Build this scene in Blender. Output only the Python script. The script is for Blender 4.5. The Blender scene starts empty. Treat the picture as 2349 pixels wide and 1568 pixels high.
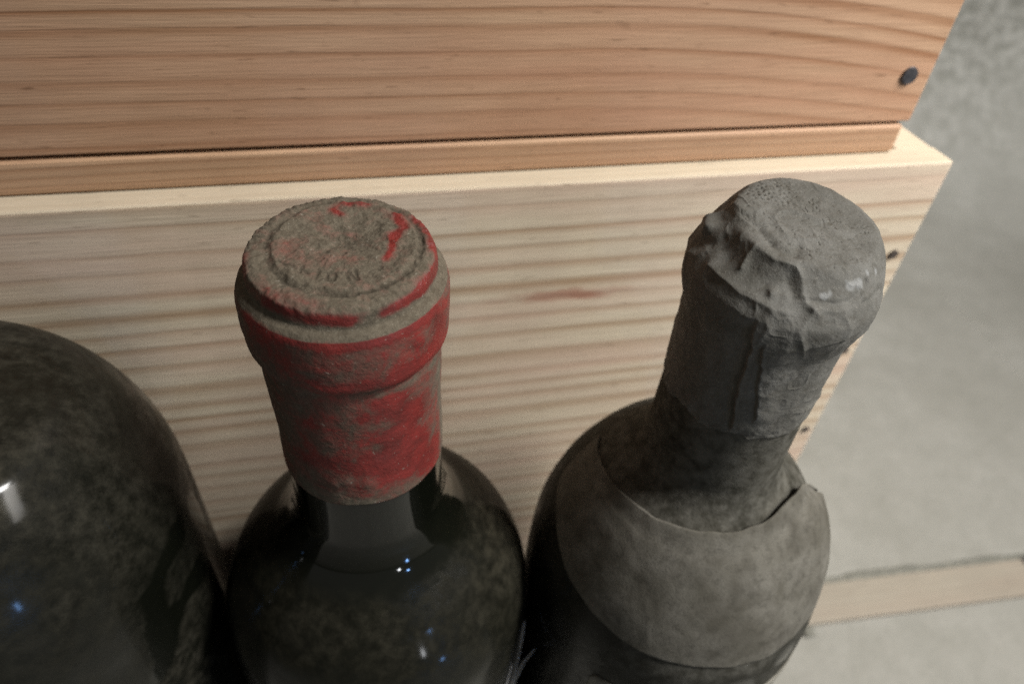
import bpy, bmesh, math
import numpy as np
from mathutils import Matrix, Vector

# ------------------------------------------------------------------ units
# Everything is measured in millimetres with the lens at x=0, y=0 and the
# floor 360 mm below it; MM turns millimetres into Blender metres.
MM = 0.001
FLOOR = 360.0
sc = bpy.context.scene
col = sc.collection


def W(x, y, z):
    return Vector((x * MM, y * MM, (z + FLOOR) * MM))


# ------------------------------------------------------------------ camera
cam_d = bpy.data.cameras.new('camera')
cam = bpy.data.objects.new('camera', cam_d)
col.objects.link(cam)
right, down, fwd = (0.9756, -0.2110, 0.0599), (-0.0972, -0.6606, -0.7444), (0.1966, 0.7205, -0.6650)
m3 = Matrix((right, [-a for a in down], [-a for a in fwd])).transposed()
cam.matrix_world = Matrix.Translation(W(0, 0, 0)) @ m3.to_4x4()
cam_d.sensor_width = 36
cam_d.lens = 36 * 1600 / 2348
cam_d.clip_start = 0.01
cam_d.clip_end = 30
cam_d.dof.use_dof = True
cam_d.dof.focus_distance = 0.108
cam_d.dof.aperture_fstop = 16
sc.camera = cam

# ------------------------------------------------------------------ world and lamps (a dim cellar)
wd = bpy.data.worlds.new('World')
sc.world = wd
wd.use_nodes = True
wd.node_tree.nodes['Background'].inputs[0].default_value = (0.96, 0.95, 0.88, 1)
wd.node_tree.nodes['Background'].inputs[1].default_value = 0.13


def area(name, loc, target, size, power, color, size_y=None, spread=180):
    l = bpy.data.lights.new(name, 'AREA')
    l.energy = power
    l.color = color
    l.size = size * MM
    if size_y:
        l.shape = 'RECTANGLE'
        l.size_y = size_y * MM
    l.spread = math.radians(spread)
    o = bpy.data.objects.new(name, l)
    col.objects.link(o)
    p, t = W(*loc), W(*target)
    o.matrix_world = Matrix.Translation(p) @ (t - p).to_track_quat('-Z', 'Y').to_matrix().to_4x4()
    return o


area('strip_lamp', (440, -140, 285), (255, 140, -120), 85, 1.2, (1.0, 0.965, 0.915), 300, 72)
area('ceiling_lamp', (1050, -350, 1400), (700, 550, -250), 420, 43, (1.0, 0.98, 0.955), 160)
area('doorway_lamp', (248, -585, -99), (3, 66, -134), 26, 0.20, (0.95, 0.97, 1.0), 52)
area('blue_lamp', (340, -532, -11), (4, 70, -130), 24, 0.12, (0.25, 0.5, 1.0))
area('blue_lamp.001', (364, -525, -259), (7, 63, -140), 24, 0.16, (0.25, 0.5, 1.0), 50)

sc.view_settings.view_transform = 'Standard'
sc.view_settings.look = 'None'
sc.view_settings.exposure = -0.1
sc.view_settings.gamma = 1
sc.render.engine = 'CYCLES'
sc.cycles.use_denoising = False
sc.cycles.max_bounces = 6


# ------------------------------------------------------------------ numeric helpers
def _hash(ix, iy, iz, seed):
    h = (ix * 374761393 + iy * 668265263 + iz * 2147483647 + seed * 1274126177) & 0xFFFFFFFF
    h = ((h ^ (h >> 13)) * 1274126177) & 0xFFFFFFFF
    h = ((h ^ (h >> 16)) * 2246822519) & 0xFFFFFFFF
    return ((h ^ (h >> 15)) & 0xFFFFFF) / float(0xFFFFFF)


def vnoise(P, freq, seed=0):
    p = P * freq + 1000.0
    i = np.floor(p).astype(np.int64)
    f = p - i
    f = f * f * (3 - 2 * f)
    r = 0
    for dx in (0, 1):
        for dy in (0, 1):
            for dz in (0, 1):
                w = (f[..., 0] if dx else 1 - f[..., 0]) * (f[..., 1] if dy else 1 - f[..., 1]) * (f[..., 2] if dz else 1 - f[..., 2])
                r = r + w * _hash(i[..., 0] + dx, i[..., 1] + dy, i[..., 2] + dz, seed)
    return r - 0.5


def fbm(P, freq, seed=0, octv=4, gain=0.5):
    a, r = 1.0, 0
    for k in range(octv):
        r = r + a * vnoise(P, freq * 2 ** k, seed + k * 17)
        a *= gain
    return r


def smooth(a, b, x):
    t = np.clip((x - a) / (b - a), 0, 1)
    return t * t * (3 - 2 * t)


def seg_dist(P, line):
    d = np.full(P.shape[:-1], 1e9)
    L = [np.array(q, float) for q in line]
    if len(L) == 1:
        return np.linalg.norm(P - L[0], axis=-1)
    for a, b in zip(L[:-1], L[1:]):
        ab = b - a
        t = np.clip(((P - a) @ ab) / (ab @ ab), 0, 1)
        d = np.minimum(d, np.linalg.norm(P - (a + t[..., None] * ab), axis=-1))
    return d


def hermite(pts, Z):
    p = np.array(pts, float)
    z, r = p[:, 0], p[:, 1]
    d = np.diff(r) / np.diff(z)
    m = np.zeros(len(z))
    m[0], m[-1] = d[0], d[-1]
    for i in range(1, len(z) - 1):
        m[i] = 0 if d[i - 1] * d[i] <= 0 else 2 * d[i - 1] * d[i] / (d[i - 1] + d[i])
    i = np.clip(np.searchsorted(z, Z) - 1, 0, len(z) - 2)
    h = z[i + 1] - z[i]
    t = (Z - z[i]) / h
    return (2 * t ** 3 - 3 * t ** 2 + 1) * r[i] + (t ** 3 - 2 * t ** 2 + t) * h * m[i] + (-2 * t ** 3 + 3 * t ** 2) * r[i + 1] + (t ** 3 - t ** 2) * h * m[i + 1]


def resample(poly, n, blur):
    p = np.array(poly, float)
    s = np.r_[0, np.cumsum(np.hypot(*np.diff(p, axis=0).T))]
    k = np.linspace(0, s[-1], n)
    q = np.stack([np.interp(k, s, p[:, 0]), np.interp(k, s, p[:, 1])], 1)
    step = s[-1] / (n - 1)
    w = max(1, int(3 * blur / step))
    ker = np.exp(-0.5 * (np.arange(-w, w + 1) * step / blur) ** 2)
    ker /= ker.sum()
    out = q.copy()
    for c in (0, 1):
        pad = np.r_[2 * q[0, c] - q[w:0:-1, c], q[:, c], 2 * q[-1, c] - q[-2:-w - 2:-1, c]]
        out[:, c] = np.convolve(pad, ker, 'valid')
    out[0], out[-1] = q[0], q[-1]
    return out


# ------------------------------------------------------------------ mesh helpers
def link(name, mesh, mat, parent=None):
    o = bpy.data.objects.new(name, mesh)
    col.objects.link(o)
    if mat:
        mesh.materials.append(mat)
    if parent:
        o.parent = parent
    return o


def grid(name, V, mat, parent=None, wrap=True, attrs=None):
    """V[nu, nv, 3] in mm -> one smooth quad mesh."""
    nu, nv = V.shape[:2]
    idx = np.arange(nu * nv).reshape(nu, nv)
    a = idx if wrap else idx[:-1]
    b = np.roll(idx, -1, 0) if wrap else idx[1:]
    q = np.stack([a[:, :-1], b[:, :-1], b[:, 1:], a[:, 1:]], -1).reshape(-1, 4)
    me = bpy.data.meshes.new(name)
    me.vertices.add(nu * nv)
    me.vertices.foreach_set('co', (V.reshape(-1) * MM).astype(np.float32))
    me.loops.add(q.size)
    me.loops.foreach_set('vertex_index', q.reshape(-1).astype(np.int32))
    me.polygons.add(len(q))
    me.polygons.foreach_set('loop_start', (np.arange(len(q)) * 4).astype(np.int32))
    me.polygons.foreach_set('use_smooth', np.ones(len(q), bool))
    me.update(calc_edges=True)
    me.validate()
    for k, v in (attrs or {}).items():
        at = me.attributes.new(k, 'FLOAT', 'POINT')
        at.data.foreach_set('value', v.reshape(-1).astype(np.float32))
    return link(name, me, mat, parent)


def revolve(prof, nu):
    """prof: (depth below top, radius) -> points with z = -depth, outward normals."""
    th = np.linspace(0, 2 * np.pi, nu, endpoint=False)
    z, r = prof[:, 0], np.maximum(prof[:, 1], 0.01)
    P = np.stack([np.outer(np.cos(th), r), np.outer(np.sin(th), r), np.outer(np.ones(nu), -z)], -1)
    dz, dr = np.gradient(z), np.gradient(r)
    L = np.hypot(dz, dr) + 1e-9
    nr, nz = dz / L, dr / L
    N = np.stack([np.outer(np.cos(th), nr), np.outer(np.sin(th), nr), np.outer(np.ones(nu), nz)], -1)
    return P, N, th


def box(name, lo, hi, mat, parent=None, bevel=0.5, seg=2):
    """A board from corner lo to corner hi (mm, lens frame unless it has a parent at the origin)."""
    bm = bmesh.new()
    bmesh.ops.create_cube(bm, size=1)
    for v in bm.verts:
        v.co = Vector([((lo[i] + hi[i]) / 2 + v.co[i] * (hi[i] - lo[i])) * MM for i in range(3)])
    if bevel:
        bmesh.ops.bevel(bm, geom=bm.edges[:], offset=bevel * MM, segments=seg, affect='EDGES', profile=0.6)
    me = bpy.data.meshes.new(name)
    bm.to_mesh(me)
    bm.free()
    return link(name, me, mat, parent)


def empty(name, loc, label, cat, rot=(0, 0, 0), group=None):
    o = bpy.data.objects.new(name, None)
    o.empty_display_size = 0.02
    col.objects.link(o)
    o.location = loc
    o.rotation_euler = rot
    o['label'] = label
    o['category'] = cat
    if group:
        o['group'] = group
    return o


# ------------------------------------------------------------------ node helpers
class NT:
    def __init__(self, name):
        self.mat = bpy.data.materials.new(name)
        self.mat.use_nodes = True
        self.t = self.mat.node_tree
        self.b = self.t.nodes['Principled BSDF']

    def n(self, kind, **kw):
        x = self.t.nodes.new(kind)
        for k, v in kw.items():
            setattr(x, k, v)
        return x

    def put(self, sock, v):
        if hasattr(v, 'links') or isinstance(v, bpy.types.NodeSocket):
            self.t.links.new(v, sock)
        elif v is not None:
            sock.default_value = v

    def m(self, op, a, b=0.0, c=0.0):
        x = self.n('ShaderNodeMath', operation=op)
        for s, v in zip(x.inputs, (a, b, c)):
            self.put(s, v)
        return x.outputs[0]

    def mix(self, f, a, b, mode='MIX'):
        x = self.n('ShaderNodeMix', data_type='RGBA', blend_type=mode)
        self.put(x.inputs[0], f)
        self.put(x.inputs[6], a if not isinstance(a, tuple) else (*a, 1))
        self.put(x.inputs[7], b if not isinstance(b, tuple) else (*b, 1))
        return x.outputs[2]

    def coord(self, out='Object'):
        return self.n('ShaderNodeTexCoord').outputs[out]

    def scale(self, v, s, off=(0, 0, 0)):
        x = self.n('ShaderNodeMapping')
        self.put(x.inputs['Vector'], v)
        x.inputs['Scale'].default_value = s
        x.inputs['Location'].default_value = off
        return x.outputs[0]

    def noise(self, v, scale, detail=4, rough=0.55, dist=0.0):
        x = self.n('ShaderNodeTexNoise')
        self.put(x.inputs['Vector'], v)
        x.inputs['Scale'].default_value = scale
        x.inputs['Detail'].default_value = detail
        x.inputs['Roughness'].default_value = rough
        x.inputs['Distortion'].default_value = dist
        return x.outputs[0]

    def ramp(self, f, stops, interp='LINEAR'):
        x = self.n('ShaderNodeValToRGB')
        x.color_ramp.interpolation = interp
        e = x.color_ramp.elements
        while len(e) < len(stops):
            e.new(0.5)
        for k, (p, c) in zip(e, stops):
            k.position = p
            k.color = (*c, 1) if isinstance(c, tuple) else (c, c, c, 1)
        self.put(x.inputs[0], f)
        return x.outputs[0]

    def attr(self, name):
        return self.n('ShaderNodeAttribute', attribute_name=name).outputs['Fac']

    def bump(self, h, strength, dist):
        x = self.n('ShaderNodeBump')
        x.inputs['Strength'].default_value = strength
        x.inputs['Distance'].default_value = dist
        self.put(x.inputs['Height'], h)
        self.put(self.b.inputs['Normal'], x.outputs[0])

    def finish(self, color=None, rough=None, metal=None, spec=None):
        self.put(self.b.inputs['Base Color'], color if not isinstance(color, tuple) else (*color, 1))
        self.put(self.b.inputs['Roughness'], rough)
        self.put(self.b.inputs['Metallic'], metal)
        self.put(self.b.inputs['Specular IOR Level'], spec)
        return self.mat


# ------------------------------------------------------------------ materials
def wood(name, early, late, blush, period, across='Z', seed=0.0, contrast=1.0, arc=None, wob=1.0, knot=None):
    """Sawn softwood: growth rings as asymmetric bands running along X."""
    k = NT(name)
    sx = k.n('ShaderNodeSeparateXYZ')
    k.put(sx.inputs[0], k.coord())
    X, A = sx.outputs[0], sx.outputs[across]
    cb = k.n('ShaderNodeCombineXYZ')
    k.put(cb.inputs[0], X)
    k.put(cb.inputs[1], seed)
    k.put(cb.inputs[2], A)
    P = cb.outputs[0]
    lowf = k.noise(k.scale(P, (3.2, 1, 22)), 1.0, 3, 0.5)
    v = k.m('ADD', A, k.m('MULTIPLY', k.m('SUBTRACT', lowf, 0.5), 0.010 * wob))
    fine = k.noise(k.scale(P, (14, 1, 90)), 1.0, 2, 0.5)
    v = k.m('ADD', v, k.m('MULTIPLY', k.m('SUBTRACT', fine, 0.5), 0.0012 * wob))
    if arc:
        x0, amt, pw = arc
        d = k.m('MAXIMUM', k.m('SUBTRACT', X, x0), 0.0)
        v = k.m('ADD', v, k.m('MULTIPLY', k.m('POWER', d, pw), amt))
    # ring widths that vary from year to year
    cy = k.n('ShaderNodeCombineXYZ')
    k.put(cy.inputs[2], v)
    k.put(cy.inputs[1], seed + 3.3)
    yr = k.noise(cy.outputs[0], 70, 3, 0.6)
    ph = k.m('ADD', k.m('DIVIDE', v, period), k.m('MULTIPLY', yr, 2.2))
    saw = k.m('FRACT', ph)
    band = k.ramp(saw, [(0.0, 0.30), (0.14, 0.03), (0.45, 0.15), (0.70, 0.55), (0.85, 0.95), (0.92, 0.9), (1.0, 0.30)])
    amp = k.ramp(k.noise(k.scale(P, (4, 1, 120), (5, 2, 1)), 1.0, 2, 0.5), [(0.3, 0.35), (0.7, 1.0)])
    f = k.m('MULTIPLY', k.m('MULTIPLY', band, amp), contrast)
    base = k.mix(f, early, late)
    bl = k.ramp(k.noise(k.scale(P, (9, 1, 60), (1, 7, 3)), 1.0, 3, 0.6), [(0.42, 0.0), (0.72, 0.75)])
    base = k.mix(bl, base, blush)
    fib = k.noise(k.scale(P, (70, 1, 2600)), 1.0, 3, 0.65)
    base = k.mix(k.ramp(fib, [(0.35, 0.20), (0.62, 0.0)]), base, tuple(c * 0.62 for c in late))
    if knot:
        kx, kz, rx, rz = knot
        dx = k.m('DIVIDE', k.m('SUBTRACT', X, kx), rx)
        dz = k.m('DIVIDE', k.m('SUBTRACT', A, kz), rz)
        dd = k.m('SQRT', k.m('ADD', k.m('MULTIPLY', dx, dx), k.m('MULTIPLY', dz, dz)))
        dd = k.m('ADD', dd, k.m('MULTIPLY', k.m('SUBTRACT', k.noise(k.scale(P, (120, 1, 500)), 1, 3), 0.5), 1.6))
        base = k.mix(k.ramp(dd, [(0.2, 0.8), (1.0, 0.0)]), base, (0.30, 0.13, 0.085))
    grime = k.ramp(k.noise(k.scale(P, (30, 1, 45), (2, 1, 8)), 1.0, 4, 0.6), [(0.45, 0.0), (0.8, 0.28)])
    base = k.mix(grime, base, tuple(c * 0.55 for c in blush))
    pore = k.noise(k.scale(P, (160, 1, 1500), (3, 9, 4)), 1.0, 2, 0.5)
    base = k.mix(k.ramp(pore, [(0.24, 0.55), (0.33, 0.0)]), base, tuple(c * 0.45 for c in late))
    spot = k.noise(k.scale(P, (110, 1, 170), (8, 3, 6)), 1.0, 2, 0.5)
    base = k.mix(k.ramp(spot, [(0.20, 0.3), (0.26, 0.0)]), base, tuple(c * 0.5 for c in late))
    k.bump(k.m('ADD', k.m('MULTIPLY', band, -0.5), fib), 0.35, 0.0003)
    return k.finish(base, 0.62, spec=0.3)


M = {}
M['wood_up'] = wood('reddish_softwood', (0.50, 0.33, 0.21), (0.265, 0.124, 0.055), (0.45, 0.25, 0.155), 0.0046, seed=1.7, arc=(0.045, 0.8, 2.0), contrast=1.1, wob=0.6)
M['wood_base'] = wood('reddish_softwood_edge', (0.44, 0.285, 0.175), (0.29, 0.145, 0.072), (0.41, 0.235, 0.145), 0.0022, seed=4.1, contrast=0.7)
M['wood_low'] = wood('pale_pine', (0.60, 0.525, 0.40), (0.345, 0.235, 0.145), (0.57, 0.42, 0.33), 0.0060, seed=8.3, contrast=1.1, wob=0.55, knot=(0.052, 0.246, 0.022, 0.0026))
M['wood_top'] = wood('pale_pine_edge', (0.49, 0.425, 0.32), (0.42, 0.34, 0.235), (0.49, 0.41, 0.305), 0.0030, across='Y', seed=6.3, contrast=0.5)
M['lath'] = wood('old_lath', (0.25, 0.222, 0.178), (0.195, 0.166, 0.128), (0.24, 0.20, 0.158), 0.004, across='Y', seed=2.6, contrast=0.6)


def front_pine():
    """The lower crate's front: sawn face on the front, bare pale edge on top."""
    return M['wood_low']


def concrete():
    k = NT('concrete')
    P = k.coord()
    big = k.noise(P, 9, 5, 0.6)
    mid = k.noise(P, 45, 4, 0.6)
    sx = k.n('ShaderNodeSeparateXYZ')
    k.put(sx.inputs[0], P)
    far = k.n('ShaderNodeMapRange', interpolation_type='SMOOTHSTEP')
    k.put(far.inputs[0], k.m('ADD', k.m('ADD', sx.outputs[1], sx.outputs[2]), k.m('MULTIPLY', k.m('SUBTRACT', big, 0.5), 0.3)))
    far.inputs[1].default_value, far.inputs[2].default_value = 0.38, 0.85
    rough_patch = far.outputs[0]
    c = k.mix(k.ramp(big, [(0.3, 0.0), (0.7, 1.0)]), (0.205, 0.199, 0.176), (0.255, 0.249, 0.226))
    c = k.mix(k.ramp(mid, [(0.35, 0.4), (0.6, 0.0)]), c, (0.175, 0.172, 0.15))
    c = k.mix(rough_patch, c, (0.46, 0.455, 0.42))
    pit = k.noise(P, 75, 4, 0.62)
    pf = k.m('MULTIPLY', k.ramp(pit, [(0.40, 1.0), (0.60, 0.0)]), rough_patch)
    c = k.mix(k.m('MULTIPLY', pf, 0.9), c, (0.235, 0.234, 0.205))
    gr = k.noise(P, 420, 4, 0.75)
    c = k.mix(k.ramp(gr, [(0.3, 0.35), (0.55, 0.0)]), c, (0.15, 0.15, 0.13))
    k.bump(k.m('ADD', mid, k.m('MULTIPLY', pf, -0.8)), 0.4, 0.004)
    return k.finish(c, 0.9, spec=0.2)


M['concrete'] = concrete()


def plain(name, c1, c2, scale, rough, metal=0.0, bump=0.3, dist=0.0002):
    k = NT(name)
    P = k.coord()
    nz = k.noise(P, scale, 4, 0.6)
    k.bump(nz, bump, dist)
    return k.finish(k.mix(k.ramp(nz, [(0.35, 0.0), (0.65, 1.0)]), c1, c2), rough, metal)


M['nail'] = plain('nail_steel', (0.05, 0.05, 0.055), (0.11, 0.105, 0.11), 900, 0.45, 0.6)
M['hole'] = plain('nail_hole', (0.03, 0.022, 0.018), (0.06, 0.045, 0.035), 1200, 0.9)
M['seam'] = plain('seam_dirt', (0.10, 0.10, 0.085), (0.17, 0.165, 0.14), 300, 0.95)
M['shred'] = plain('torn_paper', (0.42, 0.42, 0.42), (0.62, 0.61, 0.60), 1500, 0.8)


def glass(name, dust_a, dust_b, seed, tint=(0.0035, 0.004, 0.0026), coat=0.3):
    """Near-black bottle glass under a patchy skin of cellar dust (attribute 'dust' says how much)."""
    k = NT(name)
    P = k.scale(k.coord(), (1, 1, 1), (seed, seed, 0))
    d = k.attr('dust')
    n1 = k.noise(P, 55, 5, 0.62, 0.4)
    n2 = k.noise(P, 380, 4, 0.65)
    n3 = k.noise(P, 2600, 2, 0.7)
    cov = k.m('ADD', k.m('MULTIPLY', k.m('SUBTRACT', n1, 0.5), 2.6), k.m('ADD', k.m('MULTIPLY', k.m('SUBTRACT', n2, 0.5), 1.1), k.m('MULTIPLY', k.m('SUBTRACT', n3, 0.5), 0.5)))
    cov = k.m('MULTIPLY', d, k.m('ADD', 1.0, cov))
    mr = k.n('ShaderNodeClamp')
    k.put(mr.inputs[0], cov)
    cov = mr.outputs[0]
    dust = k.mix(k.ramp(n2, [(0.35, 0.0), (0.65, 1.0)]), dust_a, dust_b)
    c = k.mix(cov, tint, dust)
    r = k.m('ADD', 0.05, k.m('MULTIPLY', cov, 1.1))
    rc = k.n('ShaderNodeClamp')
    k.put(rc.inputs[0], r)
    rc.inputs[2].default_value = 0.95
    k.bump(k.m('MULTIPLY', k.m('ADD', n2, n3), cov), 0.35, 0.00025)
    sp = k.m('MAXIMUM', k.m('SUBTRACT', 0.5, k.m('MULTIPLY', cov, 1.3)), 0.05)
    k.b.inputs['IOR'].default_value = 1.5
    k.b.inputs['Coat Weight'].default_value = coat
    k.b.inputs['Coat IOR'].default_value = 1.5
    k.put(k.b.inputs['Coat Roughness'], k.m('ADD', 0.05, k.m('MULTIPLY', n2, 0.10)))
    return k.finish(c, rc.outputs[0], spec=sp)


M['glass_a'] = glass('dusty_dark_glass', (0.010, 0.009, 0.006), (0.032, 0.029, 0.020), 0.31, coat=0.2)
M['glass_b'] = glass('dusty_dark_glass_grey', (0.052, 0.049, 0.039), (0.098, 0.094, 0.080), 1.73, coat=0.0)
M['glass_c'] = glass('dusty_dark_glass_green', (0.012, 0.011, 0.008), (0.038, 0.035, 0.026), 2.9, coat=0.2)


def red_capsule():
    k = NT('red_capsule_dusty')
    P = k.coord()
    e, dirt = k.attr('bare'), k.attr('dirt')
    n1 = k.noise(P, 190, 5, 0.65, 0.5)
    n2 = k.noise(P, 900, 4, 0.7)
    n3 = k.noise(P, 3600, 2, 0.7)
    f = k.m('ADD', e, k.m('ADD', k.m('MULTIPLY', k.m('SUBTRACT', n1, 0.5), 1.5), k.m('MULTIPLY', k.m('SUBTRACT', n2, 0.5), 0.9)))
    f = k.ramp(f, [(0.0, 0.02), (0.30, 0.28), (0.72, 0.95)])
    dust = k.mix(k.ramp(n2, [(0.32, 0.0), (0.68, 1.0)]), (0.066, 0.055, 0.037), (0.124, 0.107, 0.077))
    dust = k.mix(k.ramp(n3, [(0.62, 0.0), (0.74, 0.5)]), dust, (0.24, 0.22, 0.175))
    dust = k.mix(k.ramp(n3, [(0.28, 0.35), (0.40, 0.0)]), dust, (0.035, 0.029, 0.02))
    red = k.mix(k.ramp(n1, [(0.35, 0.0), (0.65, 1.0)]), (0.10, 0.015, 0.013), (0.195, 0.021, 0.018))
    c = k.mix(f, dust, red)
    c = k.mix(k.m('MULTIPLY', dirt, k.ramp(n2, [(0.3, 1.0), (0.62, 0.45)])), c, (0.035, 0.028, 0.018))  # mask holds dirt plus the shade painted on the left side
    fl = k.noise(P, 1500, 3, 0.6, 0.6)
    c = k.mix(k.ramp(fl, [(0.66, 0.0), (0.72, 0.55)]), c, (0.26, 0.24, 0.20))
    k.bump(k.m('ADD', n2, k.m('MULTIPLY', n3, 0.8)), 0.42, 0.00022)
    return k.finish(c, k.m('SUBTRACT', 0.95, k.m('MULTIPLY', f, 0.5)), spec=0.35)


def lead_capsule():
    k = NT('grey_foil_dusty')
    P = k.coord()
    chip_fold_light, dirt = k.attr('bare'), k.attr('dirt')
    n1 = k.noise(P, 130, 5, 0.62, 0.4)
    n2 = k.noise(P, 700, 4, 0.7)
    n3 = k.noise(P, 3200, 2, 0.7)
    c = k.mix(k.ramp(n1, [(0.35, 0.0), (0.65, 1.0)]), (0.074, 0.071, 0.060), (0.120, 0.117, 0.105))
    c = k.mix(k.ramp(n2, [(0.30, 0.55), (0.5, 0.0)]), c, (0.048, 0.042, 0.030))
    c = k.mix(k.ramp(n3, [(0.60, 0.0), (0.72, 0.6)]), c, (0.20, 0.19, 0.165))
    c = k.mix(k.m('MULTIPLY', dirt, 0.8), c, (0.04, 0.034, 0.022))  # mask holds dirt plus painted shade of the creases
    c = k.mix(chip_fold_light, c, (0.19, 0.192, 0.185))
    k.bump(k.m('ADD', n2, k.m('MULTIPLY', n3, 0.6)), 0.5, 0.00022)
    return k.finish(c, 0.78, 0.0, spec=0.35)


def paper(name, a, b):
    k = NT(name)
    P = k.coord()
    n1 = k.noise(P, 120, 5, 0.62, 0.6)
    n2 = k.noise(P, 520, 4, 0.7)
    n3 = k.noise(P, 3000, 2, 0.6)
    c = k.mix(k.ramp(n1, [(0.35, 0.0), (0.65, 1.0)]), a, b)
    c = k.mix(k.ramp(n2, [(0.32, 0.6), (0.5, 0.0)]), c, tuple(x * 0.6 for x in a))
    c = k.mix(k.ramp(n3, [(0.3, 0.4), (0.5, 0.0)]), c, tuple(x * 0.55 for x in a))
    c = k.mix(k.m('MULTIPLY', k.attr('dirt'), 0.85), c, (0.038, 0.034, 0.026))
    k.bump(k.m('ADD', n2, n3), 0.4, 0.0002)
    return k.finish(c, 0.92, spec=0.15)


M['red_cap'] = red_capsule()
M['lead_cap'] = lead_capsule()
M['paper'] = paper('aged_label_paper', (0.088, 0.082, 0.066), (0.142, 0.134, 0.114))
M['paper2'] = paper('pale_label_paper', (0.19, 0.18, 0.15), (0.26, 0.245, 0.21))

# ------------------------------------------------------------------ floor
n = 90
gx = np.concatenate([np.linspace(-3500, -300, 20), np.linspace(-280, 700, 60), np.linspace(740, 3800, 24)])
gy = np.concatenate([np.linspace(-2500, -300, 16), np.linspace(-280, 700, 60), np.linspace(740, 4200, 24)])
GX, GY = np.meshgrid(gx, gy, indexing='ij')
V = np.stack([GX, GY, np.zeros_like(GX)], -1)
V[..., 2] = -0.8 + 0.7 * fbm(V, 0.012, 5, 3)
fl = grid('floor', V, M['concrete'], None, wrap=False)
fl['kind'] = 'structure'

# the cellar wall beyond the crates, meeting the floor in a rough cove
WY = 640.0
prof_w = [(WY - 300, -5), (WY - 180, 1.5), (WY - 110, 12), (WY - 60, 34), (WY - 24, 74), (WY - 5, 120), (WY, 150)] + [(WY, q) for q in np.linspace(175, 1500, 90)]
pw = np.array(prof_w)
wx = np.concatenate([np.linspace(-1500, 60, 20), np.linspace(80, 1300, 170), np.linspace(1330, 3000, 20)])
V = np.stack([np.repeat(wx[:, None], len(pw), 1), np.repeat(pw[None, :, 0], len(wx), 0), np.repeat(pw[None, :, 1], len(wx), 0)], -1)
amp = smooth(0, 60, V[..., 2])
V[..., 1] -= amp * (6 * fbm(V, 0.022, 201, 4, 0.6) + 4 * fbm(V, 0.085, 203, 3, 0.6))
wall = grid('wall', V, M['concrete'], None, wrap=False)
wall['kind'] = 'structure'

# ------------------------------------------------------------------ crates
def nail(parent, x, y, z, r, mat, rz=0.25):
    bm = bmesh.new()
    bmesh.ops.create_cone(bm, cap_ends=True, segments=20, radius1=r * MM, radius2=r * 0.86 * MM, depth=0.8 * MM)
    for v in bm.verts:
        c = v.co.copy()
        v.co = Vector((c.x, -c.z, c.y)) + W(x, y - rz, z)
    bmesh.ops.recalc_face_normals(bm, faces=bm.faces[:])
    me = bpy.data.meshes.new('nail')
    bm.to_mesh(me)
    bm.free()
    return link('nail', me, mat, parent)


def board(name, lo, hi, mat, parent, bevel=0.6):
    lo = (lo[0], lo[1], lo[2] + FLOOR)
    hi = (hi[0], hi[1], hi[2] + FLOOR)
    b = box(name, lo, hi, mat, parent, bevel, 3)
    return b


LX = 155.5     # right side of the lower crate
UX = 142.0     # right side of the upper crate
low = empty('wooden_crate', (0, 0, 0), 'pale pine crate directly behind the bottles, underneath the reddish crate', 'crate', group='stacked wooden crates')
fb = board('front_board', (-340, 140, -359.5), (LX, 149, -80.4), M['wood_low'], low, 0.9)
fb.data.materials.append(M['wood_top'])
for p in fb.data.polygons:
    if p.normal.z > 0.5:
        p.material_index = 1
board('side_board', (LX - 11.5, 149.15, -359.5), (LX - 0.2, 452, -80.7), M['wood_top'], low)
board('side_board', (-340, 149.15, -359.5), (-328.5, 452, -80.7), M['wood_top'], low)
board('back_board', (-340, 452.2, -359.5), (LX, 461, -80.4), M['wood_low'], low)
board('lid', (-328.2, 149.2, -88.5), (LX - 11.8, 451.8, -81.6), M['wood_top'], low)
for z in (-109.5, -147.3, -186.5, -225, -264, -303, -342):
    nail(fb, 151.0 + 0.4 * math.sin(z), 140, z, 1.55, M['hole'], 0.15)

up = empty('wooden_crate', (0, 0, 0), 'reddish softwood crate stacked on top of the pale crate, one nail head at its corner', 'crate', group='stacked wooden crates')
fu = board('front_board', (-352, 146.6, -71.7), (UX, 155.5, 105), M['wood_up'], up, 0.6)
board('base_board', (-351, 146.3, -80.3), (UX - 1.3, 448, -72.5), M['wood_base'], up, 1.3)
board('side_board', (UX - 12, 155.7, -71.7), (UX - 0.3, 440, 105), M['wood_up'], up)
board('side_board', (-352, 155.7, -71.7), (-340, 440, 105), M['wood_up'], up)
board('back_board', (-352, 440.2, -71.7), (UX, 449, 105), M['wood_up'], up)
board('lid', (-352, 146.6, 105.2), (UX, 449, 112), M['wood_up'], up)
nail(fu, 135.7, 146.6, -59.7, 2.35, M['nail'], 0.15)
nail(fu, 135.9, 146.6, 40, 2.35, M['nail'], 0.15)
nail(fu, 135.5, 146.6, -10, 2.35, M['nail'], 0.15)

# ------------------------------------------------------------------ lath and dirt on the floor
ang = math.radians(-3.2)
lath = empty('timber_lath', W(0, 0, -FLOOR) + Vector((0.168, 0.1523, 0.0)), 'narrow pale timber lath lying on the concrete floor at the right', 'lath', (0, 0, ang))
lb = box('strip', (0, -11.0, -1.5), (420, 10.8, 2.0), M['lath'], lath, 0.7, 2)
nm = bpy.data.meshes.new('nail')
bm = bmesh.new()
bmesh.ops.create_uvsphere(bm, u_segments=16, v_segments=8, radius=1)
for v in bm.verts:
    v.co = Vector((v.co.x * 4.4 * MM, v.co.y * 3.4 * MM, v.co.z * 0.9 * MM))
bm.to_mesh(nm)
bm.free()
no = link('nail', nm, M['nail'], lath)
no.location = (0.2045, 0.0085, 0.0022)

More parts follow.
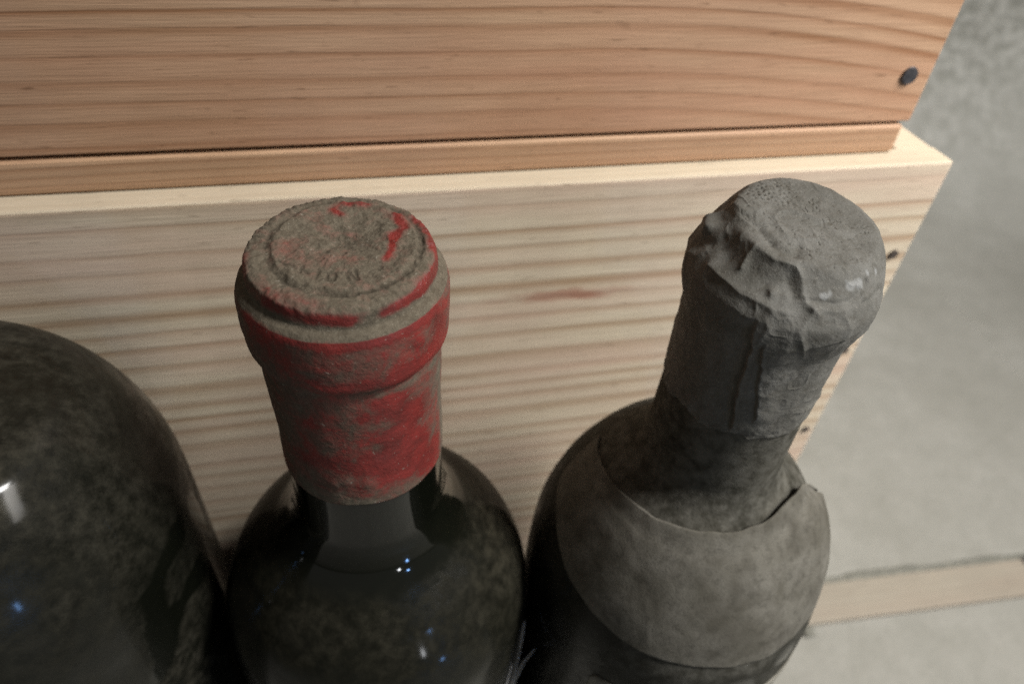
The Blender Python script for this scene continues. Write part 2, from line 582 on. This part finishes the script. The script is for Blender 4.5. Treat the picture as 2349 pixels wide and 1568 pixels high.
u = np.linspace(0, 1, 140)
sx = 72 + u * 330
wdt = 2.6 + 3.0 * fbm(np.stack([sx, sx * 0, sx * 0], -1), 0.05, 9, 3) + 1.6 * np.exp(-((sx - 110) / 30) ** 2)
wdt = np.clip(wdt, 0.7, 6)
rows = []
for t in (-1, -0.5, 0, 0.5, 1):
    rows.append(np.stack([sx, 13.2 + t * wdt * 0.9 + 0.5 * vnoise(np.stack([sx, sx * 0 + t * 50, sx * 0], -1), 0.2, 3), 0.9 - 1.9 * t * t + 0 * sx], -1))
sd = grid('dirt_seam', np.stack(rows, 1), M['seam'], None, wrap=False)
sd.location = lath.location
sd.rotation_euler = (0, 0, ang)
sd['label'] = 'dark line of dirt along the far edge of the timber lath'
sd['category'] = 'dirt'


def lump(name, loc, rad, mat, seed):
    bm = bmesh.new()
    bmesh.ops.create_icosphere(bm, subdivisions=3, radius=1)
    co = np.array([v.co[:] for v in bm.verts])
    k = 1 + 0.7 * fbm(co, 1.1, seed, 3)
    for v, s, c in zip(bm.verts, k, co):
        v.co = Vector([c[i] * s * rad[i] * MM for i in range(3)])
    for f in bm.faces:
        f.smooth = True
    me = bpy.data.meshes.new(name)
    bm.to_mesh(me)
    bm.free()
    o = link(name, me, mat)
    o.location = loc
    return o


pb = lump('pebble', W(217, 135, -FLOOR + 0.6), (3.6, 3.0, 1.2), M['seam'], 4)
pb['label'] = 'small dark pebble on the floor beside the right bottle, near the lath'
pb['category'] = 'pebble'

# ------------------------------------------------------------------ bottles
TILT = math.radians(1.0)       # both front bottles lean a hair towards the lens


def bottle_root(top, label, group='dusty wine bottles'):
    """Empty at the base; returns it and the height of the top above that base."""
    x, y, z = top
    h = z + FLOOR
    base = (x, y + math.tan(TILT) * h if top is not LT else y, -FLOOR)
    t = TILT if top is not LT else 0.0
    r = empty('wine_bottle', W(*base), label, 'bottle', (t, 0, 0), group)
    return r, h / math.cos(t)


RED, RT, LT = (-3.1, 90.5, -61.2), (68.2, 82.6, -59.2), (-80.7, 97.4, -40.0)


def glass_body(root, h, prof, mat, dustfn, nu=220, nv=420, name='glass_body'):
    zz = np.linspace(prof[0][0], h - 4, nv)
    rr = hermite(prof, zz)
    P = np.stack([zz, rr], 1)
    # rounded heel, then the bottom
    R = rr[-1]
    a = np.linspace(0.1, 1, 8) * math.pi / 2
    heel = np.stack([h - 4 + 4 * np.sin(a), R - 4 + 4 * np.cos(a)], 1)
    bot = np.stack([np.full(6, h) - np.linspace(0, 9, 6), np.linspace(R - 6, 0.05, 6)], 1)
    P = np.concatenate([P, heel, bot])
    V, N, th = revolve(P, nu)
    d = dustfn(V, N, th)
    V = V + N * (0.12 * fbm(V, 0.05, 3, 2))[..., None]
    V = V.copy()
    V[..., 2] += h
    return grid(name, V[:, :, :], mat, root, attrs={'dust': d})


# ---- middle bottle: red capsule
rb, hR = bottle_root(RED, 'dark wine bottle with a chipped dusty red capsule, middle of the three')
RG = [(6, 13.6), (30, 14.5), (44.5, 14.7), (50, 14.75), (58.5, 15.1), (64.5, 17.0), (70, 21.4), (76, 27.2), (84, 32.4), (94, 35.2), (106, 35.8), (hR, 35.8)]


def dust_red(V, N, th):
    d = 0.10 + 0.30 * smooth(0.15, 0.8, N[..., 2]) + 0.10 * smooth(75, 110, -V[..., 2])
    a = np.degrees(np.arctan2(V[..., 1], V[..., 0]))
    d += 0.42 * np.exp(-((a - 10) / 45) ** 2) * smooth(52, 64, -V[..., 2])       # thicker towards the right
    d *= smooth(66.5, 71.5, -V[..., 2]) * 0.96 + 0.04                                   # neck kept dust-free, edge placed to shape its glass reflection
    return d


glass_body(rb, hR, RG, M['glass_a'], dust_red)

RC = [(0, 0), (0, 12.9), (0.35, 13.9), (1.2, 14.35), (2.6, 14.5), (3.3, 14.6), (3.7, 15.4), (4.4, 16.0), (5.6, 16.35), (10, 16.45), (14, 16.25), (15.1, 16.0), (15.6, 15.3), (16.3, 15.05), (30, 14.9), (44.6, 14.95)]
prof = resample(RC, 430, 0.22)
prof = np.concatenate([prof, [[44.95, 14.9], [44.9, 14.6], [43.5, 14.5]]])
V, N, th = revolve(prof, 520)
x, y, z = V[..., 0], V[..., 1], V[..., 2]
top_w = 1 - smooth(0.4, 1.6, -z)
rho = np.hypot(x - 0.7, y - 0.9)
angl = np.arctan2(y - 0.9, x - 0.7)
dc = np.hypot(x - 1.7, (y - 2.7) * 1.15)
ac = np.arctan2(y - 2.7, x - 1.7)
flat = np.stack([x, y, x * 0], -1)
disp = -1.25 * np.exp(-(dc / 4.2) ** 2)
disp += 0.16 * np.sin(8 * ac + 5 * vnoise(flat, 0.25, 2)) * np.exp(-((dc - 4.6) / 2.6) ** 2)
brk = np.clip(0.1 + 1.8 * (vnoise(flat, 0.45, 12) + 0.5 * vnoise(flat, 1.3, 13) + 0.45), 0, 1.5)
groove = np.exp(-((rho - 11.6 - 0.25 * vnoise(flat, 0.35, 8)) / 0.42) ** 2) * brk
disp -= 0.24 * groove
disp += 0.28 * smooth(0.75, 0.98, rho / 11.0) * (1 - smooth(10.6, 11.2, rho))
kn = (np.sin(64 * angl + 1.5 * np.sin(9 * angl)) > 0.15).astype(float)
kback = smooth(-2, 5, y) * smooth(11.9, 12.6, rho) * (1 - smooth(13.6, 14.4, np.hypot(x, y)))
disp += 0.15 * kn * kback * np.clip(0.6 + vnoise(flat, 0.5, 6), 0, 1.2)
# worn embossed letters along the front of the ring
strokes = []


def glyph(cx, cy, rot, segs, s=1.0):
    c, sn = math.cos(rot), math.sin(rot)
    for (x0, y0, x1, y1) in segs:
        strokes.append([(cx + s * (c * x0 - sn * y0), cy + s * (sn * x0 + c * y0), 0), (cx + s * (c * x1 - sn * y1), cy + s * (sn * x1 + c * y1), 0)])


I_ = [(0, -0.9, 0, 0.9)]
O_ = [(-0.45, -0.75, -0.6, 0.0), (-0.6, 0, -0.45, 0.75), (-0.45, 0.75, 0.45, 0.75), (0.45, 0.75, 0.6, 0), (0.6, 0, 0.45, -0.75), (0.45, -0.75, -0.45, -0.75)]
N_ = [(-0.6, -0.9, -0.6, 0.9), (-0.6, 0.9, 0.6, -0.9), (0.6, -0.9, 0.6, 0.9)]
glyph(-3.6, -5.9, -0.25, I_)
glyph(-1.7, -6.5, -0.1, O_)
glyph(1.3, -6.6, 0.1, N_, 1.1)
glyph(5.4, -5.3, 0.5, [(-0.3, -0.2, 0.3, 0.2)])
glyph(-8.2, -3.0, -0.5, [(-1.0, 0.4, 0.1, 0.0), (0.1, 0.0, 1.2, 0.2), (1.2, 0.2, 1.9, -0.3)])
glyph(-5.6, -4.7, -0.4, [(-0.4, 0.9, -0.2, -0.6), (-0.2, 0.3, 0.9, -0.4)])
let = np.zeros_like(x)
near = (top_w > 0.5) & (y < 0)
Pn = flat[near]
ln = np.zeros(len(Pn))
for s in strokes:
    ln = np.maximum(ln, np.exp(-(seg_dist(Pn, s) / 0.30) ** 2))
let[near] = ln
disp -= 0.20 * let
disp += 0.34 * fbm(flat, 0.55, 21, 4, 0.6)
disp *= top_w
side_w = 1 - top_w
disp += side_w * (0.42 * fbm(V, 0.09, 31, 3) + 0.10 * fbm(V, 0.5, 33, 3))
# dents and scabs on the lip and sleeve
for c, s, a in [((10.5, -12.2, -8.5), 1.3, 0.35), ((8.7, -13.5, -9.5), 1.0, -0.3), ((-9.0, -12.6, -16.5), 1.1, 0.45), ((-3.5, -14.5, -38.0), 0.9, 0.3), ((0.2, -14.9, -39.0), 1.0, 0.3), ((-5.4, -14.0, -39.0), 0.8, 0.3), ((3.2, -14.6, -31.5), 1.2, -0.25)]:
    disp += a * np.exp(-np.sum((V - np.array(c)) ** 2, -1) / (2 * s * s))
disp += 0.05 * fbm(V, 2.2, 41, 2)
V2 = V + N * disp[..., None]
bare = np.full(x.shape, 0.0)
bare = np.where(-z > 16, 0.43, bare)
bare = np.where((-z > 4.5) & (-z <= 16), 0.46, bare)
bare = bare + 0.26 * smooth(0.35, 0.9, -z) * (1 - smooth(2.2, 3.0, -z))
ledge = np.exp(-((-z - 3.45) / 0.7) ** 2)
bare -= 0.35 * ledge


def dab(pts, s, w):
    global bare
    bare = bare + w * np.exp(-(seg_dist(V, pts) / s) ** 2)


dab([(8.9, 7.4, 0), (9.8, 3.8, 0), (8.2, 2.3, 0)], 1.0, 0.9)
dab([(8.2, 2.2, 0), (7.3, -1.2, 0), (6.3, -3.6, 0)], 0.65, 0.75)
dab([(-0.8, 10.0, 0), (0.4, 8.6, 0)], 0.9, 0.75)
dab([(-9, 2, 0), (-4, -2, 0)], 3.0, 0.18)
dab([(-12.6, -5.5, 0), (-9.5, -9.0, 0), (-4, -12.3, 0)], 1.0, 0.35)
dab([(0.9, 11.2, 0), (4.6, 10.8, 0)], 0.9, 0.7)
dab([(12.3, 6.5, -0.5), (13.4, 3.5, -0.6), (14.0, -1.0, -0.7), (14.2, -3.0, -2.2), (12.6, -7.0, -1.4), (11.2, -9.0, -1.5)], 1.3, 0.95)
dab([(-10.5, -9.2, -1.4), (-5.8, -12.9, -1.4), (-2.7, -14.0, -1.6), (0.5, -14.3, -1.9)], 1.1, 0.72)
dab([(5.3, -13.3, -1.5), (8.5, -11.5, -1.5), (10.8, -9.5, -1.6)], 0.9, 0.75)
dab([(-13.7, -3.2, -0.8), (-13.7, 0.3, -0.6)], 0.8, 0.5)
dab([(-14.2, -7.5, -4.6), (-10.4, -12.2, -4.9), (-6.0, -15.0, -5.1), (-1.7, -16.1, -5.3), (3.1, -15.9, -5.3), (8.2, -13.9, -5.2), (13, -9.8, -5.2)], 0.75, 0.55)
dab([(13.4, -9.4, -7.5), (14.3, -8.0, -13.4), (11.5, -11.6, -14.0), (7.7, -14.4, -13.8)], 2.1, 0.62)
dab([(7.7, -14.4, -13.8), (3.0, -16.0, -13.4), (-2.0, -16.2, -13.2), (-5.5, -15.4, -12.6)], 1.2, 0.42)
dab([(-13, -7, -20), (-13, -7, -38)], 5.0, -0.22)
dab([(-15, -6, -7), (-14, -8, -14)], 5.0, -0.2)
dab([(5.4, -14.0, -21), (9.0, -12.0, -25.6), (5.0, -14.1, -28), (9.4, -11.6, -34.2), (2.5, -14.8, -33), (7.7, -12.9, -38), (12, -8.9, -39.5)], 3.0, 0.62)
dab([(0.6, -14.9, -21.8)], 1.2, 0.5)
dab([(-9.8, -11.3, -34.3), (-3.8, -14.5, -32.5), (-1.5, -14.9, -35)], 1.9, 0.42)
dab([(-7.4, -13.0, -24)], 1.6, 0.2)
dab([(13.7, -5.9, -22), (14.3, -4.3, -32.8), (14.5, -3.3, -40.1)], 1.7, -0.55)
dab([(-11.2, -9.8, -42.0), (-9.3, -11.6, -43.5), (-5.0, -14.1, -44.0), (-0.5, -14.9, -44.4)], 1.6, -0.5)
dab([(3.5, -14.5, -17.2), (9.5, -11.5, -17.5), (13, -7.5, -18)], 0.8, -0.4)
dirt = np.clip(top_w * (0.85 * groove * smooth(-6, 2, -y + 3) + 0.5 * groove + 0.95 * let + 0.55 * np.exp(-(dc / 3.4) ** 2) + 0.45 * kback * (1 - kn)), 0, 1)
dirt += side_w * 0.45 * smooth(0.3, 0.8, -x / 15.0 + 0.35 * fbm(V, 0.2, 52, 3)) * smooth(5, 8, -z)  # left side's shade painted in with the grime
V2 = V2.copy()
V2[..., 2] += (1 - smooth(1.0, 5.0, -z)) * (0.35 + 0.045 * y)
V2[..., 2] += hR
grid('capsule', V2, M['red_cap'], rb, attrs={'bare': bare, 'dirt': np.clip(dirt, 0, 1)})

# torn paper fibres sticking out low on the right of the middle bottle
def shred(parent, pts, w, h):
    p = np.array(pts, float)
    t = np.linspace(0, 1, 24)
    s = np.linspace(0, 1, len(p))
    c = np.stack([np.interp(t, s, p[:, i]) for i in range(3)], 1)
    ker = np.ones(5) / 5
    for i in range(3):
        c[2:-2, i] = np.convolve(c[:, i], ker, 'valid')
    wid = w * (1 - 0.92 * t ** 1.4)
    side = np.array([0.55, -0.55, 0.63])
    rows = [c + np.outer(wid * q, side) + np.outer(0.25 * wid * (1 - q * q), (0.6, -0.7, 0.2)) for q in (-1, -0.4, 0.4, 1)]
    V = np.stack(rows, 1)
    V[..., 2] += h
    o = grid('paper_shred', V, M['shred'], parent, wrap=False)
    md = o.modifiers.new('thick', 'SOLIDIFY')
    md.thickness = 0.12 * MM
    return o


shred(rb, [(26.5, -25.5, -124), (29.8, -20.5, -117), (32.6, -15.5, -112), (33.8, -13.2, -106)], 1.5, hR)
shred(rb, [(28.5, -23.5, -121), (32.5, -19.5, -116), (36.0, -17.8, -113)], 0.9, hR)
shred(rb, [(24.0, -27.5, -121), (27.2, -24.0, -116), (29.2, -21.0, -111)], 0.7, hR)

# ---- right bottle: grey foil, paper collar
tb, hT = bottle_root(RT, 'bottle with crumpled grey foil top and crescent paper collar, rightmost of the three')
TG = [(5, 12.2), (25, 13.6), (40, 13.95), (50.5, 14.2), (55, 15.9), (59, 19.6), (63, 23.4), (68.5, 27.0), (79, 32), (91, 34.8), (106, 35.5), (hT, 35.5)]


def dust_right(V, N, th):
    zd = -V[..., 2]
    a = np.degrees(np.arctan2(V[..., 1], V[..., 0])) % 360
    d = 0.80 - 0.45 * smooth(60, 95, zd)
    d = d - 0.30 * np.exp(-((a - 195) / 28) ** 2) * smooth(62, 72, zd)
    d += 0.35 * np.exp(-((a - 275) / 40) ** 2) * smooth(78, 90, zd)
    for c, s in (((-67, 89.5), 2.6), ((-86, 94.5), 3.4)):
        t = math.radians(c[0])
        q = np.array([34.6 * math.cos(t), 34.6 * math.sin(t), -c[1]])
        d = d - 0.8 * np.exp(-np.sum((V - q) ** 2, -1) / (2 * s * s))
    return np.clip(d, 0.03, 1)


glass_body(tb, hT, TG, M['glass_b'], dust_right)

TC = [(0, 0), (0, 11.0), (0.5, 11.9), (1.8, 13.2), (4.0, 14.8), (6.5, 16.0), (10.0, 16.0), (12.6, 15.3), (15, 14.45), (20, 14.2), (28, 14.2), (33.2, 14.2)]
prof = resample(TC, 420, 0.5)
prof = np.concatenate([prof, [[33.5, 14.1], [33.4, 13.9], [32.0, 13.8]]])
V, N, th = revolve(prof, 520)
zd = -V[..., 2]
off = 1 - smooth(0.5, 7.0, zd)
V = V + np.stack([2.7 * off, 1.5 * off, off * (1.5 + 0.125 * V[..., 1])], -1)
zend = 33.2 + 1.6 * vnoise(np.stack([np.cos(th) * 8, np.sin(th) * 8, th * 0], -1), 0.5, 71) + 0.9 * vnoise(np.stack([np.cos(th) * 8, np.sin(th) * 8, th * 0], -1), 1.6, 72)
low_w = smooth(24, 33.2, zd)
V[..., 2] -= low_w * (zend - 33.2)[:, None]
x, y, z = V[..., 0], V[..., 1], V[..., 2]
disp = 0.30 * fbm(V, 0.11, 81, 3) + 0.10 * fbm(V, 0.6, 82, 3) + 0.04 * fbm(V, 2.4, 83, 2)
warp = V + 1.6 * np.stack([fbm(V, 0.2, 181, 2), fbm(V, 0.2, 182, 2), fbm(V, 0.2, 183, 2)], -1)
disp += 0.30 * np.clip(1 - 7 * np.abs(vnoise(warp, 0.16, 184)), 0, 1) ** 1.5 * np.clip(0.4 + 2 * vnoise(V, 0.12, 185), 0, 1)
disp += 0.14 * np.clip(1 - 6 * np.abs(vnoise(warp, 0.42, 186)), 0, 1) ** 1.5 * np.clip(0.5 + 2 * vnoise(V, 0.2, 187), 0, 1)
flat = np.stack([x, y, x * 0], -1)
tw = 1 - smooth(0.2, 0.9, zd)
# pinpricks and hairline creases of the stamped disc
cell = 0.95
gxi, gyi = np.round(x / cell + 0.25 * np.sin(y * 1.7)), np.round(y / cell + 0.25 * np.sin(x * 2.1))
prick = np.exp(-((x / cell + 0.25 * np.sin(y * 1.7) - gxi) ** 2 + (y / cell + 0.25 * np.sin(x * 2.1) - gyi) ** 2) / 0.055)
tw = 1 - smooth(0.2, 0.9, np.hypot(x - 2.7, y - 1.5) - 10.6)
pw = tw * np.exp(-(((x + 0.6) / 4.4) ** 2 + ((y - 9.6) / 3.2) ** 2)) * np.clip(0.7 + 1.3 * vnoise(flat, 0.5, 84), 0, 1.3)
disp -= 0.34 * prick * pw
hair = np.abs(vnoise(flat * np.array([0.7, 1.4, 1]), 0.55, 85)) + 0.35 * np.abs(vnoise(flat, 1.5, 86))
disp -= tw * 0.16 * np.exp(-(hair / 0.05) ** 2)
disp += tw * 0.10 * fbm(flat, 0.35, 87, 3)


def ridge(pts, s, a):
    global disp
    disp = disp + a * np.exp(-(seg_dist(V, pts) / s) ** 2)


def ridge_top(pts, s, a):
    """A crease on the crown: measured mostly in plan."""
    global disp
    k = np.array([1, 1, 0.45])
    dd = seg_dist(V * k, [tuple(np.array(p) * k) for p in pts])
    disp = disp + a * np.exp(-(dd / s) ** (1.15 if a > 0 and s < 0.8 else 2.0))


crest = [(-9.2, 1.3, -0.5), (-8.9, -0.6, -0.4), (-8.4, -2.6, -0.3), (-7.7, -4.1, -0.2), (-6.7, -5.9, -0.2), (-5.4, -7.0, -0.2), (-4.3, -7.9, -0.1), (-3.9, -9.0, -0.5), (-3.8, -10.2, -1.2), (-4.1, -11.2, -2.1), (-3.7, -12.5, -2.9), (-2.3, -14.2, -4.1)]
rim = [(-2.6, 12.6, 0), (-5.6, 10.8, 0), (-7.3, 8.2, 0), (-7.4, 5.6, 0), (-6.4, 3.9, 0), (-5.5, 1.6, 0), (-5.6, -0.5, 0), (-4.9, -2.3, 0)]
ridge_top(crest, 0.55, 0.5)
ridge_top([(-8.4, -2.6, -0.3), (-9.7, -3.3, -1.3), (-10.8, -4.4, -2.3)], 0.5, 0.6)
ridge_top([(-14.1, -0.7, -4.2), (-13.6, -3.3, -4.1), (-12.7, -5.7, -4.1), (-11.9, -7.7, -4.3), (-10.1, -9.9, -4.2), (-8.8, -11.4, -4.3), (-6.8, -12.8, -4.3)], 0.75, 0.6)
ridge_top([(-9.9, -5.4, -1.9), (-9.0, -7.6, -2.3), (-7.2, -9.2, -2.2)], 1.5, -0.25)
ridge_top([(-5.6, -9.3, -1.6), (-5.4, -11.3, -2.4)], 0.75, -0.3)
ridge_top([(-8.0, -9.6, -2.6)], 0.8, 0.55)
ridge_top([(-11.8, -1.4, -2.0), (-11.4, 2.0, -1.6)], 1.4, -0.65)
# the disc stands proud of the crumpled left flank
ridge_top([(p[0] - 0.9, p[1] - 0.45, 0) for p in rim], 0.7, -0.5)
ridge_top([(p[0] - 2.4, p[1] - 0.8, -0.5) for p in rim[:6]], 1.3, -0.4)
ridge_top([(p[0] + 0.25, p[1] + 0.1, 0) for p in rim], 0.4, 0.32)
ridge_top([(-6.3, -3.2, 0), (-5.6, -4.8, 0), (-3.6, -5.9, 0), (-2.2, -4.4, 0)], 0.9, -0.4)
ridge_top([(-10.6, 8.6, -1.6), (-11.6, 6.2, -2.0)], 1.0, 1.15)
ridge_top([(-13.4, 6.5, -3.6), (-12.9, 3.0, -3.2)], 0.9, -0.5)
ridge_top([(-3.3, -12.4, -2.7), (-1.3, -13.0, -2.8), (1.0, -13.5, -2.9), (3.3, -13.2, -2.7), (5.3, -12.4, -2.3), (6.9, -10.9, -1.3)], 0.42, -0.42)
ridge_top([(-2.9, -13.4, -3.5), (1.0, -14.4, -3.7), (4.3, -13.9, -3.5), (7.0, -12.4, -2.8)], 0.6, 0.3)
ridge_top([(5.6, -13.4, -3.5), (8.6, -12.1, -3.4), (10.6, -10.6, -3.4)], 0.4, -0.3)
# overlapping folds running down the neck
f1 = [(-10.9, -12.1, -7.5), (-10.7, -12.2, -9.5), (-10.1, -12.3, -13.2), (-9.7, -12.0, -20.2), (-9.2, -12.0, -24.7), (-8.2, -12.7, -30.4)]
f2 = [(-9.1, -13.3, -10.7), (-8.3, -13.7, -14.3), (-7.2, -13.7, -19.8), (-5.4, -14.3, -27.0)]
jit = 0.5 * fbm(V, 0.35, 93, 3)
ang2 = np.degrees(np.arctan2(y, x)) % 360


def flap(line, a0, step, z0, z1):
    """One foil edge lying over the next: a step in the radius that fades away to the right."""
    global disp
    zl = [-p[2] for p in line]
    al = [math.degrees(math.atan2(p[1], p[0])) % 360 for p in line]
    edge = np.interp(zd, zl, al) + 5.0 * jit
    k = smooth(0, 1.6, ang2 - edge) * (1 - smooth(6, a0, ang2 - edge))
    w = smooth(z0, z0 + 3, zd) * (1 - smooth(z1 - 3, z1, zd))
    disp = disp + step * k * w
    return np.exp(-((ang2 - edge + 0.6) / 1.3) ** 2) * w, np.exp(-((ang2 - edge - 2.2) / 1.5) ** 2) * w


e1, p1 = flap(f1, 34, 0.75, 6.0, 33.5)
e2, p2 = flap(f2, 26, 0.55, 9.0, 30.0)
disp += 0.55 * smooth(11.6, 10.6, zd + 0.06 * (ang2 - 245) + 0.5 * jit) * smooth(240, 252, ang2) * smooth(5, 9, zd) * 0.6
ridge([(-3.4, -15.7, -11.6), (-3.2, -15.6, -14.4)], 0.5, -0.15)
ridge([(-6.6, -14.2, -22), (-5.9, -14.3, -28)], 0.5, 0.2)
disp += smooth(29.5, 32.5, zd) * 0.25 * fbm(V, 0.7, 88, 3)
V2 = V + N * disp[..., None]
chip_fold_light = np.zeros_like(x)
for pts, s in (([(3.4, -11.6, -0.6), (5.8, -11.4, -0.8)], 0.75), ([(-1.3, -12.2, -1.6), (0.0, -12.3, -1.5)], 0.6), ([(7.3, -9.9, -0.2)], 0.5), ([(9.5, -9.3, -0.6)], 0.5)):
    chip_fold_light = np.maximum(chip_fold_light, smooth(0.2, 0.7, np.exp(-((seg_dist(V * np.array([1, 1, 0.4]), [(q[0], q[1], q[2] * 0.4) for q in pts]) + 0.45 * fbm(V, 1.1, 91, 2)) / s) ** 2)))
dirt = np.clip(0.85 * prick * pw + tw * 0.5 * np.exp(-(hair / 0.045) ** 2), 0, 1)
for pts, s, w in (([(p[0] - 0.8, p[1] - 0.4, 0) for p in rim], 0.7, 0.6), ([(-6.3, -3.2, 0), (-5.6, -4.8, 0), (-3.6, -5.6, 0), (-2.2, -4.0, 0)], 0.8, 0.55), ([(-5.4, -9.6, -1.6), (-5.2, -11.3, -2.4)], 0.7, 0.5)):  # shade beside the disc step and crest painted in; hollow also holds dirt
    dirt = np.maximum(dirt, w * np.exp(-(seg_dist(V, pts) / s) ** 2))
dirt = np.maximum(dirt, np.maximum(0.4 * e1, 0.3 * e2))
chip_fold_light = np.maximum(chip_fold_light, 0.30 * np.maximum(p1, p2) * np.clip(0.6 + 1.5 * fbm(V, 0.5, 94, 3), 0, 1))  # highlight on the right of each fold painted in as a paler tone
V2 = V2.copy()
V2[..., 2] += hT
grid('capsule', V2, M['lead_cap'], tb, attrs={'bare': chip_fold_light, 'dirt': dirt})


def label_patch(name, parent, h, topc, botc, prof, mat, lift, stains, nu=260, nv=90, thick=0.4):
    t0, t1 = max(topc[0][0], botc[0][0]), min(topc[-1][0], botc[-1][0])
    a = np.linspace(t0, t1, nu)
    zt = hermite(topc, a)
    zb = hermite(botc, a)
    zt = zt + 0.35 * vnoise(np.stack([a, a * 0, a * 0], -1), 0.12, 61)
    zb = zb + 0.35 * vnoise(np.stack([a, a * 0, a * 0], -1), 0.15, 62)
    v = np.linspace(0, 1, nv)
    Z = zt[:, None] + (zb - zt)[:, None] * v[None]
    Rr = hermite(prof, Z.reshape(-1)).reshape(Z.shape)
    dR = (hermite(prof, Z.reshape(-1) + 0.5).reshape(Z.shape) - Rr) / 0.5
    L = np.sqrt(1 + dR ** 2)
    A = np.radians(a)[:, None] + 0 * Z
    N = np.stack([np.cos(A) / L, np.sin(A) / L, dR / L], -1)
    P = np.stack([Rr * np.cos(A), Rr * np.sin(A), -Z], -1)
    s = lift(a[:, None] + 0 * Z, v[None] + 0 * Z) + 0.25 * (fbm(P, 0.10, 63, 3) + 0.3) + 0.05 * fbm(P, 0.6, 64, 2) + 0.22 * np.clip(1 - 8 * np.abs(vnoise(P * np.array([1, 1, 0.6]), 0.085, 66)), 0, 1) ** 1.5 * np.clip(0.3 + 2 * vnoise(P, 0.06, 67), 0, 1)
    P = P + N * np.maximum(s, 0.25)[..., None]
    dirt = np.zeros(Z.shape)
    for pts, sg, w in stains:
        dirt = np.maximum(dirt, w * np.exp(-(seg_dist(P, pts) / sg) ** 2))
    dirt = np.clip(dirt + 0.6 * np.clip(fbm(P, 0.16, 65, 4) * 1.7, 0, 1), 0, 1)
    P = P.copy()
    P[..., 2] += h
    o = grid(name, P, mat, parent, wrap=False, attrs={'dirt': dirt})
    md = o.modifiers.new('thick', 'SOLIDIFY')
    md.thickness = thick * MM
    md.offset = 1
    return o


lab_t = [(147, 62.2), (166, 61.2), (184, 60.2), (200, 59.4), (215, 58.8), (235, 58.0), (261, 57.5), (285, 57.0), (307, 56.6), (325, 57.6), (333, 59.6), (338, 63)]
lab_b = [(147, 62.8), (149, 65.5), (152, 69.5), (157, 73.0), (175, 75.6), (190, 78.4), (208, 80.9), (226, 83.0), (242, 83.9), (258, 84.0), (275, 84.1), (289, 83.6), (305, 82), (322, 78), (333, 72), (338, 66)]


def lift_neck(a, v):
    k = smooth(285, 330, a)
    return 0.3 + 0.6 * smooth(0.14, 0, v) + k * (1.0 + 1.6 * np.sin(np.pi * np.clip(v, 0, 1)) ** 1.0) + 0.5 * smooth(0.12, 0, v) * smooth(270, 310, a)


def on_lab(deg, z, r):
    return (r * math.cos(math.radians(deg)), r * math.sin(math.radians(deg)), -z)


stn = [([on_lab(258, 71, 29.5), on_lab(266, 75, 31)], 4.5, 0.45), ([on_lab(262, 76, 31.5), on_lab(272, 77, 31.8)], 2.5, 0.35), ([on_lab(300, 57, 20), on_lab(305, 60, 22), on_lab(296, 62, 23.5)], 0.9, 0.45), ([on_lab(300, 68, 27.5)], 1.5, 0.4), ([on_lab(245, 64, 25)], 2.5, 0.3)]
label_patch('neck_label', tb, hT, lab_t, lab_b, TG, M['paper'], lift_neck, stn)
bl_t = [(221, 103), (222.5, 100.8), (226, 100.2), (260, 100), (300, 100.2), (320, 103)]
bl_b = [(221, 180), (226, 190), (260, 190), (300, 190), (320, 186)]
label_patch('body_label', tb, hT, bl_t, bl_b, TG, M['paper2'], lambda a, v: 0.2 + 0 * a, [], 120, 90)

# ---- left bottle: round dusty shoulder, neck beyond the frame
lbt, hL = bottle_root(LT, 'round-shouldered dark dusty bottle cut off by the left edge of the photo')
zz = np.linspace(0, 40, 12)
LG = [(4, 13.0), (30, 13.6), (44, 14.4), (48.5, 15.4)] + [(50 + q, 17 + 23 * math.sqrt(1 - (1 - q / 40) ** 2)) for q in zz[1:]] + [(100, 40), (hL, 40)]
LO = 50.0     # shoulder starts 50 mm below the top of the neck


def dust_left(V, N, th):
    Q = V + np.array([0, 0, LO])
    d = 0.26 + 0.34 * smooth(0.1, 0.9, N[..., 2])
    d = d + 0.35 * fbm(Q, 0.06, 95, 3)
    for pts, s, w in (([(39.3, -6.8, -36.1), (37.6, -13.3, -35.6), (35.5, -18.4, -38.4), (33.7, -21.6, -45.7), (32.8, -22.9, -58.1)], 2.3, 0.9),
                      ([(40.0, 1.8, -40), (40.0, 1.8, -47.4), (40.0, 0.2, -54.7), (40.0, -1.3, -65.3)], 2.6, 0.9),
                      ([(39.8, -3.9, -52.8), (38.4, -11.1, -49.8), (36.2, -17.1, -50.6), (32.9, -22.7, -57.6)], 2.4, 0.9),
                      ([(39.8, 3.5, -57.9), (40.0, -0.1, -69.5), (37.7, -13.4, -72.4)], 2.4, 0.8)):
        dd = seg_dist(Q, pts) + 3.2 * fbm(Q * np.array([1, 1, 0.5]), 0.22, 96, 4)
        d = d - w * np.exp(-(dd / s) ** 4)
    for c, s, w in (((39.6, -5.4, -61.9), 3.2, 0.35), ((34.6, -20.1, -65.1), 3.0, 1.5), ((34.9, -19.6, -76), 4.0, 1.8)):
        d = d + w * np.exp(-np.sum((Q - np.array(c)) ** 2, -1) / (2 * s * s)) * np.clip(0.5 + 2.0 * fbm(Q, 0.35, 97, 3), 0, 1.5)
    return np.clip(d, 0.02, 1)


glass_body(lbt, hL, LG, M['glass_c'], dust_left, 320, 480)
capp = resample([(0, 0), (0, 13.2), (0.8, 14.2), (4, 14.6), (5, 15.8), (13, 15.9), (15, 14.6), (44, 14.9)], 120, 0.3)
V, N, th = revolve(capp, 120)
V = V + N * (0.2 * fbm(V, 0.1, 99, 3))[..., None]
V[..., 2] += hL
z0 = np.zeros(V.shape[:2])
grid('capsule', V, M['lead_cap'], lbt, attrs={'bare': z0, 'dirt': z0})
